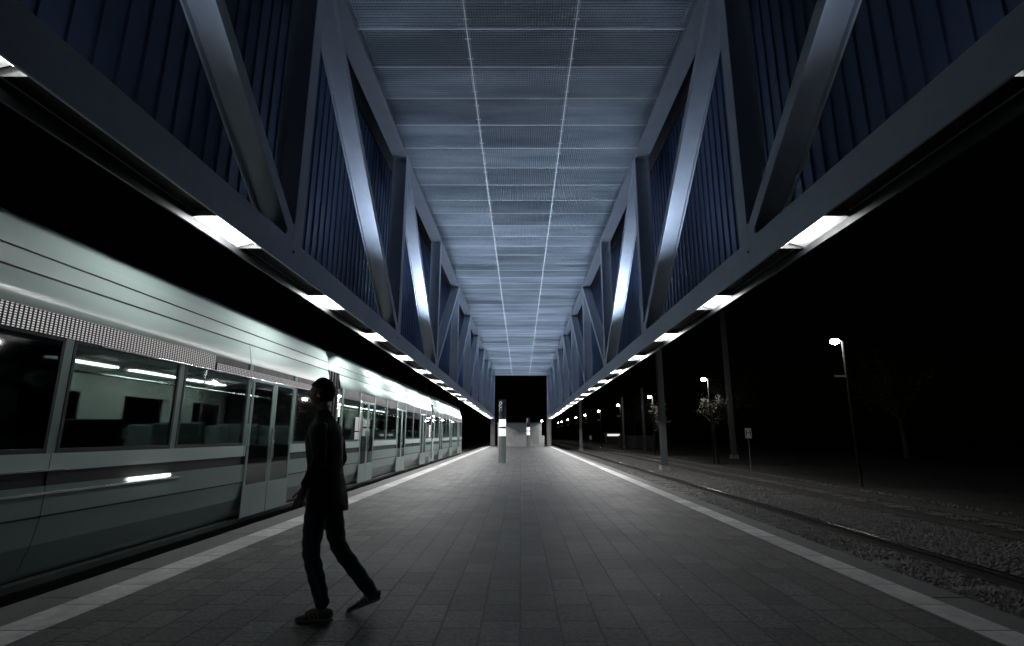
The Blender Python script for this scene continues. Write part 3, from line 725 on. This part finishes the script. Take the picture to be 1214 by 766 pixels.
# distant lit shelter and low wall
x0, y = 18.2, 112.; z = gz(y)-.6
r = root('waiting_shelter', (x0+1.4, y, z), 'distant shelter with one bright strip of window light', 'shelter')
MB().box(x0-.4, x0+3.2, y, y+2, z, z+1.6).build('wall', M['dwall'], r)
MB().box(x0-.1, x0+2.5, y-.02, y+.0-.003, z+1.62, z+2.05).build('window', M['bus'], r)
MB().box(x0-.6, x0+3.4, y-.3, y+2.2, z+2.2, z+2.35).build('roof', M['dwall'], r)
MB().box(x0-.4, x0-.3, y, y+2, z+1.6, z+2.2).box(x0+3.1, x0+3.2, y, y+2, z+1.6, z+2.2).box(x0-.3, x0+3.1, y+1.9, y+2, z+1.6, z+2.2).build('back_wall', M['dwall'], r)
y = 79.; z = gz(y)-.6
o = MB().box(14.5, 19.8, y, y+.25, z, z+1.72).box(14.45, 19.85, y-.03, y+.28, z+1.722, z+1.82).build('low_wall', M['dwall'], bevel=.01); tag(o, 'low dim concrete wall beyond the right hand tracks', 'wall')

# trees
def tree(x, y, h, label, nleaf, seed, lm, spread=1., up=.45):
    rnd = random.Random(seed); z = gz(y)-.6
    r = root('street_tree', (x, y, z), label, 'tree', 'trees beyond the right tracks')
    m = MB(); top = Vector((x+rnd.uniform(-.3,.3), y, z+h*up)); m.tube((x, y, z), top, .16*h/7, .10*h/7, n=10)
    tips = []
    for k in range(9):
        a = rnd.uniform(0, 6.28); st = Vector((x, y, z)).lerp(top, rnd.uniform(.55, 1.))
        en = st + Vector((math.cos(a)*rnd.uniform(.15,.3)*h*spread, math.sin(a)*rnd.uniform(.15,.3)*h*spread, rnd.uniform(.12,.42)*h*spread))
        m.tube(st, en, .055*h/7, .015, n=7); tips.append((st, en))
        for j in range(3):
            s2 = st.lerp(en, rnd.uniform(.4,.95)); e2 = s2 + Vector((rnd.uniform(-1,1), rnd.uniform(-1,1), rnd.uniform(-.3,.9)))*.13*h*spread
            m.tube(s2, e2, .02, .006, n=5); tips.append((s2, e2))
    m.build('trunk', M['bark'], r)
    m = MB()
    for k in range(nleaf):
        s_, e_ = rnd.choice(tips); c = s_.lerp(e_, rnd.uniform(.3, 1.15)) + Vector((rnd.gauss(0,1), rnd.gauss(0,1), rnd.gauss(0,1)))*.045*h*spread
        q = rnd.uniform(.05, .11); R = Matrix.Rotation(rnd.uniform(0,6.28), 3, Vector((rnd.uniform(-1,1), rnd.uniform(-1,1), rnd.uniform(-1,1)+.01)))
        m.add([c + R @ Vector(v)*q for v in ((-1,0,0),(0,-.5,.1),(1,0,0),(0,.5,.1))], [(0,1,2,3)])
    m.build('crown', lm, r)
    return r
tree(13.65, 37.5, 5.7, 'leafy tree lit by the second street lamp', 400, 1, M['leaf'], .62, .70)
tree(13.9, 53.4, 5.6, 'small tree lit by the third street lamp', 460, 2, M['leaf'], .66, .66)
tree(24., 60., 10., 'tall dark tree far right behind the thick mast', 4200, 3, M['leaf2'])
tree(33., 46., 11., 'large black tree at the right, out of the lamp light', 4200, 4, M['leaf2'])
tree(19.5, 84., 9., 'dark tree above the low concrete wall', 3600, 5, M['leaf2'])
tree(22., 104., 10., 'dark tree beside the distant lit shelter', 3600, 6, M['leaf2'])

# ---------------------------------------------------------------- person
PX, PY = -1.52, 4.48; PZ = gz(PY)
def P(f, s, u): return Vector((-f, -s, u))
def skin(name, pts, edges, rad, sub=2, rootv=0):
    me = bpy.data.meshes.new(name); me.from_pydata([tuple(p) for p in pts], edges, []); me.update()
    o = bpy.data.objects.new(name, me); C.objects.link(o)
    md = o.modifiers.new('skin', 'SKIN'); md.use_smooth_shade = True
    for i, v in enumerate(me.skin_vertices[0].data):
        rr = rad[i]; v.radius = rr if isinstance(rr, tuple) else (rr, rr); v.use_root = (i == rootv)
    sb = o.modifiers.new('sub', 'SUBSURF'); sb.levels = sub; sb.render_levels = sub
    dg = bpy.context.evaluated_depsgraph_get(); dg.update()
    out = bpy.data.meshes.new_from_object(o.evaluated_get(dg))
    bpy.data.objects.remove(o); bpy.data.meshes.remove(me)
    for p in out.polygons: p.use_smooth = True
    return out
def chain(spec):
    pts = []; ed = []; rad = []; idx = {}
    for nm, par, p, r in spec:
        idx[nm] = len(pts); pts.append(p); rad.append(r)
        if par is not None: ed.append((idx[par], idx[nm]))
    return pts, ed, rad
per = root('person', (PX, PY, PZ), 'person in a black jacket, dark jeans and grey trainers walking across the platform', 'person')
spec = [('pel', None, P(.09,0,.95), (.15,.11)), ('sp', 'pel', P(.10,0,1.14), (.135,.10)), ('ch', 'sp', P(.12,0,1.34), (.155,.11)), ('nb', 'ch', P(.125,0,1.50), (.09,.07)), ('nk', 'nb', P(.15,0,1.60), .05), ('sk', 'nk', P(.17,0,1.69), .055)]
LEG = {'l': [(.10,.10,.90), (.125,.10,.50), (-.01,.10,.10)], 'r': [(.08,-.10,.90), (-.02,-.11,.50), (-.33,-.12,.13)]}
FOOT = {'l': (.13,.10,.045), 'r': (-.20,-.12,.05)}
ARM = {'l': [(.115,.185,1.46), (.06,.235,1.20), (.17,.225,.985)], 'r': [(.12,-.185,1.46), (.05,-.23,1.20), (.13,-.20,.98)]}
for s in 'lr':
    a, b, c = LEG[s]
    spec += [('hip'+s, 'pel', P(*a), .088), ('th'+s, 'hip'+s, P(*[(q+w)/2 for q, w in zip(a, b)]), .075), ('kn'+s, 'th'+s, P(*b), .055), ('cf'+s, 'kn'+s, P(*[q*.65+w*.35 for q, w in zip(b, c)]), .057), ('an'+s, 'cf'+s, P(*c), .038), ('ft'+s, 'an'+s, P(*FOOT[s]), .034)]
    a, b, c = ARM[s]
    spec += [('sh'+s, 'ch', P(*a), .058), ('el'+s, 'sh'+s, P(*b), .041), ('wr'+s, 'el'+s, P(*c), .027)]
    sd = 1 if s == 'l' else -1
    wv = Vector(c); dirv = (wv - Vector(b)).normalized(); dn = Vector((dirv.x*.55, 0, dirv.z)).normalized()
    # palm, four fingers and a thumb
    pm = wv + dn*.05; spec.append(('pa'+s, 'wr'+s, P(*pm), (.020,.033)))
    for fi, (off, ln) in enumerate(((.030,.070), (.010,.078), (-.011,.072), (-.030,.056))):
        k0 = pm + dn*.035 + Vector((off,0,0)); k1 = k0 + dn*ln*.5 + Vector((.004,0,0)); k2 = k1 + (dn*.8 + Vector((.15, -sd*.45, 0))).normalized()*ln*.5
        spec += [(f'f{fi}a'+s, 'pa'+s, P(*k0), .0095), (f'f{fi}b'+s, f'f{fi}a'+s, P(*k1), .0088), (f'f{fi}c'+s, f'f{fi}b'+s, P(*k2), .0075)]
    t0 = wv + dn*.03 + Vector((.032,0,0)); t1 = t0 + (dn*.6 + Vector((.7,-sd*.2,0))).normalized()*.038; t2 = t1 + (dn + Vector((.15,-sd*.2,0))).normalized()*.03
    spec += [('t0'+s, 'pa'+s, P(*t0), .011), ('t1'+s, 't0'+s, P(*t1), .0105), ('t2'+s, 't1'+s, P(*t2), .009)]
body = skin('person_body', *chain(spec))
# head, shaped from a sphere: brow, eye hollows, nose, lips, chin, ears
def head_mesh():
    bm = bmesh.new(); bmesh.ops.create_uvsphere(bm, u_segments=56, v_segments=40, radius=1)
    def g(d2, s): return math.exp(-d2/(2*s*s))
    for v in bm.verts:
        x, y, z = v.co                           # x forward, y side, z up
        f = max(0, x)
        nx, ny, nz = x*.098, y*.076, z*.118
        if x < 0: nx *= 1.02
        if z < 0: ny *= 1 - .22*(-z); nx *= 1 - (.10*(-z) if x > 0 else .30*(-z))
        if x > 0:
            nx += .026*g((y/.16)**2*.02+(z+.16)**2, .10)*g(y*y, .14)*1.0
            nx += .012*g(y*y, .10)*g((z-.02)**2, .14)
            nx -= .010*(g((y-.38)**2+(z-.06)**2, .13)+g((y+.38)**2+(z-.06)**2, .13))
            nx += .006*g((z-.22)**2, .09)*g(y*y, .5)
            nx += .008*g((z+.46)**2, .05)*g(y*y, .22) + .007*g((z+.58)**2, .05)*g(y*y, .2)
            nx -= .006*g((z+.52)**2, .02)*g(y*y, .25)
            nx += .014*g((z+.84)**2, .12)*g(y*y, .3)
        v.co = (nx, ny, nz)
    for sd in (-1, 1):
        e = bmesh.ops.create_uvsphere(bm, u_segments=16, v_segments=12, radius=1)['verts']
        for v in e: x, y, z = v.co; v.co = (-.012 + x*.019 - z*.006, sd*.074 + y*.009 + sd*.006*(1 if x < 0 else 0), -.008 + z*.034)
    return bm
def place_head(bm):
    bmesh.ops.transform(bm, matrix=Matrix.Translation(P(.175,0,1.735)) @ Matrix.Rotation(math.radians(3), 4, 'Y') @ Matrix.Rotation(math.pi, 4, 'Z'), verts=bm.verts)
hb = head_mesh(); place_head(hb)
tmp = bpy.data.meshes.new('h'); hb.to_mesh(tmp)
bm = bmesh.new(); bm.from_mesh(body); bm.from_mesh(tmp); bm.to_mesh(body); bm.free()
for p in body.polygons: p.use_smooth = True
body.materials.clear(); body.materials.append(M['skin'])
bo = bpy.data.objects.new('body', body); C.objects.link(bo); bo.parent = per
def child(name, me, m):
    me.materials.clear(); me.materials.append(m); o = bpy.data.objects.new(name, me); C.objects.link(o); o.parent = per; return o
# eyes
eb = bmesh.new()
for sd in (-1, 1):
    e = bmesh.ops.create_uvsphere(eb, u_segments=14, v_segments=10, radius=.011)['verts']
    for v in e: v.co += Vector((.080, sd*.029, .008))
place_head(eb); em = bpy.data.meshes.new('eyes'); eb.to_mesh(em); child('eyes', em, M['eye'])
# hair: shell over the top and back of the head
hb2 = head_mesh(); dl = []
for v in hb2.verts:
    x, y, z = v.co
    if z < .028 + .30*max(0, x) and not (x < -.012 and z > -.06): dl.append(v)
    if abs(y) > .074 and z < .03: dl.append(v)
bmesh.ops.delete(hb2, geom=list(set(dl)), context='VERTS')
rnd = random.Random(3)
for v in hb2.verts:
    n = v.co.normalized(); k = 1.10 + .05*math.sin(v.co.y*160+v.co.x*40) * .5 + rnd.uniform(-.012, .018); v.co = Vector((v.co.x*k-.002, v.co.y*k, v.co.z*(k+.03)+.004))
place_head(hb2); hm = bpy.data.meshes.new('hair'); hb2.to_mesh(hm)
for p in hm.polygons: p.use_smooth = True
ho = child('hair', hm, M['hair']); so = ho.modifiers.new('t', 'SOLIDIFY'); so.thickness = .018; so.offset = -1
# jacket with sleeves and a flaring hem
rings = [(.795,.055,.146,.200),(.80,.055,.156,.208),(.86,.06,.158,.206),(.95,.072,.152,.198),(1.05,.088,.140,.188),(1.15,.10,.134,.182),(1.26,.112,.138,.192),(1.36,.12,.138,.204),(1.43,.122,.126,.200),(1.475,.126,.106,.168),(1.51,.132,.086,.112),(1.545,.142,.070,.074),(1.585,.150,.064,.066),(1.60,.152,.058,.060)]
n_ = 40; jv = []; jf = []; rnd = random.Random(5)
for u, fc, rf_, rs_ in rings:
    for k in range(n_):
        a_ = 2*math.pi*k/n_; fold = 1 + (.020*math.sin(a_*5+u*9) + .016*math.sin(a_*9-u*23) + .012*math.sin(u*38+a_*2)) * (1 if u < 1.45 else .3)
        jv.append(tuple(P(fc + rf_*math.cos(a_)*fold, rs_*math.sin(a_)*fold, u + .008*math.sin(a_*3)*(u < .81))))
for r_ in range(len(rings)-1): jf += [(r_*n_+k, r_*n_+(k+1) % n_, (r_+1)*n_+(k+1) % n_, (r_+1)*n_+k) for k in range(n_)]
jf.append(tuple(range(n_))[::-1])
js = []
def sleeve(s):
    a, b, c = [Vector(q) for q in ARM[s]]; ins = Vector((0, -a.y*.35, -.03))
    return [('sr'+s, None, P(*(a+ins)), .085), ('sh'+s, 'sr'+s, P(*(a+Vector((0,0,-.02)))), .080), ('ua'+s, 'sh'+s, P(*a.lerp(b,.5)), .067), ('el'+s, 'ua'+s, P(*b), .061), ('fa'+s, 'el'+s, P(*b.lerp(c,.5)), .053), ('cu'+s, 'fa'+s, P(*b.lerp(c,.97)), .045)]
jb = bmesh.new()
jm = bpy.data.meshes.new('jt'); jm.from_pydata(jv, [], jf); jb.from_mesh(jm)
for s in 'lr': jb.from_mesh(skin('sleeve', *chain(sleeve(s))))
bmesh.ops.recalc_face_normals(jb, faces=jb.faces)
jk = bpy.data.meshes.new('jacket'); jb.to_mesh(jk)
for p in jk.polygons: p.use_smooth = True
for v in jk.vertices:
    v.co += Vector((math.sin(v.co.z*46+v.co.y*14)*.004, math.sin(v.co.z*39+v.co.x*21)*.004, math.sin(v.co.x*50)*.003))
child('jacket', jk, M['jacket'])
# jeans
ts = [('pel', None, P(.085,0,.93), (.155,.125)), ('wa', 'pel', P(.09,0,1.02), (.15,.115))]
for s in 'lr':
    a, b, c = [Vector(q) for q in LEG[s]]
    ts += [('hip'+s, 'pel', P(*(a+Vector((0,0,-.04)))), .108), ('th'+s, 'hip'+s, P(*a.lerp(b,.5)), .090), ('kn'+s, 'th'+s, P(*b), .070), ('cf'+s, 'kn'+s, P(*b.lerp(c,.4)), .068), ('an'+s, 'cf'+s, P(*b.lerp(c,1.04)), .056)]
tm = skin('jeans', *chain(ts))
for v in tm.vertices:
    v.co += Vector((math.sin(v.co.z*70+v.co.y*30)*.0035, math.sin(v.co.z*63)*.003, 0))
child('jeans', tm, M['jeans'])
# trainers: lofted cross sections, heel to toe
def shoe(s, pitch):
    ank = Vector(LEG[s][2]); f0 = ank.x - .075
    ring = [(0,.026,.028,.075),(.03,.036,.022,.095),(.075,.040,.022,.105),(.12,.041,.022,.092),(.165,.045,.022,.072),(.21,.049,.022,.058),(.25,.044,.022,.046),(.28,.026,.022,.036)]
    def loft(rings, z_off=0, grow=0):
        n = 14; vs = []; fs = []
        for (d, w, z0, z1) in rings:
            for k in range(n):
                a = 2*math.pi*k/n; cs, sn = math.cos(a), math.sin(a)
                vs.append((d, (w+grow)*(abs(cs)**.75)*(1 if cs > 0 else -1), (z0+z1)/2 + (z1-z0)/2*(abs(sn)**.8)*(1 if sn > 0 else -1)))
        for r_ in range(len(rings)-1): fs += [(r_*n+k, r_*n+(k+1) % n, (r_+1)*n+(k+1) % n, (r_+1)*n+k) for k in range(n)]
        fs += [tuple(range(n))[::-1], tuple(range((len(rings)-1)*n, len(rings)*n))]
        return vs, fs
    cp, sp_ = math.cos(pitch), math.sin(pitch)
    def tf(v):
        d, w, z = v; d2 = d-.27; return P(f0 + .27 + d2*cp - z*sp_*0, ank.y + w, .003 + z*cp - d2*sp_)
    def mk(name, vs, fs, m, parent=per):
        o = MB().add([tf(v) for v in vs], fs).build(name, m, parent, world=False, smooth=True); sb = o.modifiers.new('s', 'SUBSURF'); sb.levels = 1; sb.render_levels = 2; return o
    up = mk('shoe', *loft(ring), M['shoe'])
    vs, fs = loft([(a-.004, b+.004, 0, .028) for a, b, _, _ in ring[:-1]] + [(.288, .028, 0, .028)]); mk('sole', vs, fs, M['sole'], up)
    m = MB()
    for sd in (-1, 1):
        for k in range(3):
            d = .085 + .030*k
            pr = [(d, .030), (d+.012, .030), (d+.034, .074-.007*k), (d+.022, .076-.007*k)]
            q = [tf((a, sd*(.0425 + .002*k), b)) for a, b in pr] + [tf((a, sd*(.0455 + .002*k), b)) for a, b in pr]
            m.add(q, [(0,1,2,3), (4,5,6,7), (0,1,5,4), (1,2,6,5), (2,3,7,6), (3,0,4,7)])
    m.build('stripes', M['stripe'], up, world=False)
    m = MB()
    for k in range(4):
        d = .135 + .022*k; z = .088 - .010*k
        m.tube(tf((d, -.024, z)), tf((d+.006, .024, z)), .004, n=6)
    m.build('laces', M['stripe'], up, world=False)
shoe('l', 0.); shoe('r', .35)

# ---------------------------------------------------------------- night sky, camera
w = bpy.data.worlds.new('World'); SC.world = w; w.use_nodes = True
nt = w.node_tree; bg = nt.nodes['Background']
sky = nt.nodes.new('ShaderNodeTexSky'); sky.sky_type = 'NISHITA'; sky.sun_disc = False
sky.sun_elevation = math.radians(3); sky.sun_rotation = math.radians(200)
nt.links.new(sky.outputs[0], bg.inputs[0]); bg.inputs[1].default_value = .00015
sl = bpy.data.lights.new('faint_sun_fill', 'SUN'); sl.energy = .002; sl.angle = math.radians(.5); sl.color = (.9, .95, 1)  # added faint sun lamp, no visible source in the night scene
so_ = bpy.data.objects.new('faint_sun_fill', sl); C.objects.link(so_); so_.rotation_euler = (math.radians(40), 0, math.radians(20))

cam = bpy.data.cameras.new('camera'); co = bpy.data.objects.new('camera', cam); C.objects.link(co)
cam.sensor_fit = 'HORIZONTAL'; cam.sensor_width = 36; cam.lens = 36*620/1214; cam.shift_x = -10.5/1214
co.location = (0, 0, 1.4); co.rotation_euler = (math.radians(90) + math.atan((521-383)/620), 0, 0)
cam.clip_end = 2000; cam.clip_start = .05
SC.camera = co
SC.view_settings.view_transform = 'Standard'; SC.view_settings.look = 'None'; SC.view_settings.exposure = 0; SC.view_settings.gamma = 1
SC.cycles.use_denoising = True
SC.cycles.max_bounces = 6; SC.cycles.transparent_max_bounces = 12; SC.cycles.diffuse_bounces = 3; SC.cycles.glossy_bounces = 3
SC.cycles.sample_clamp_indirect = 4
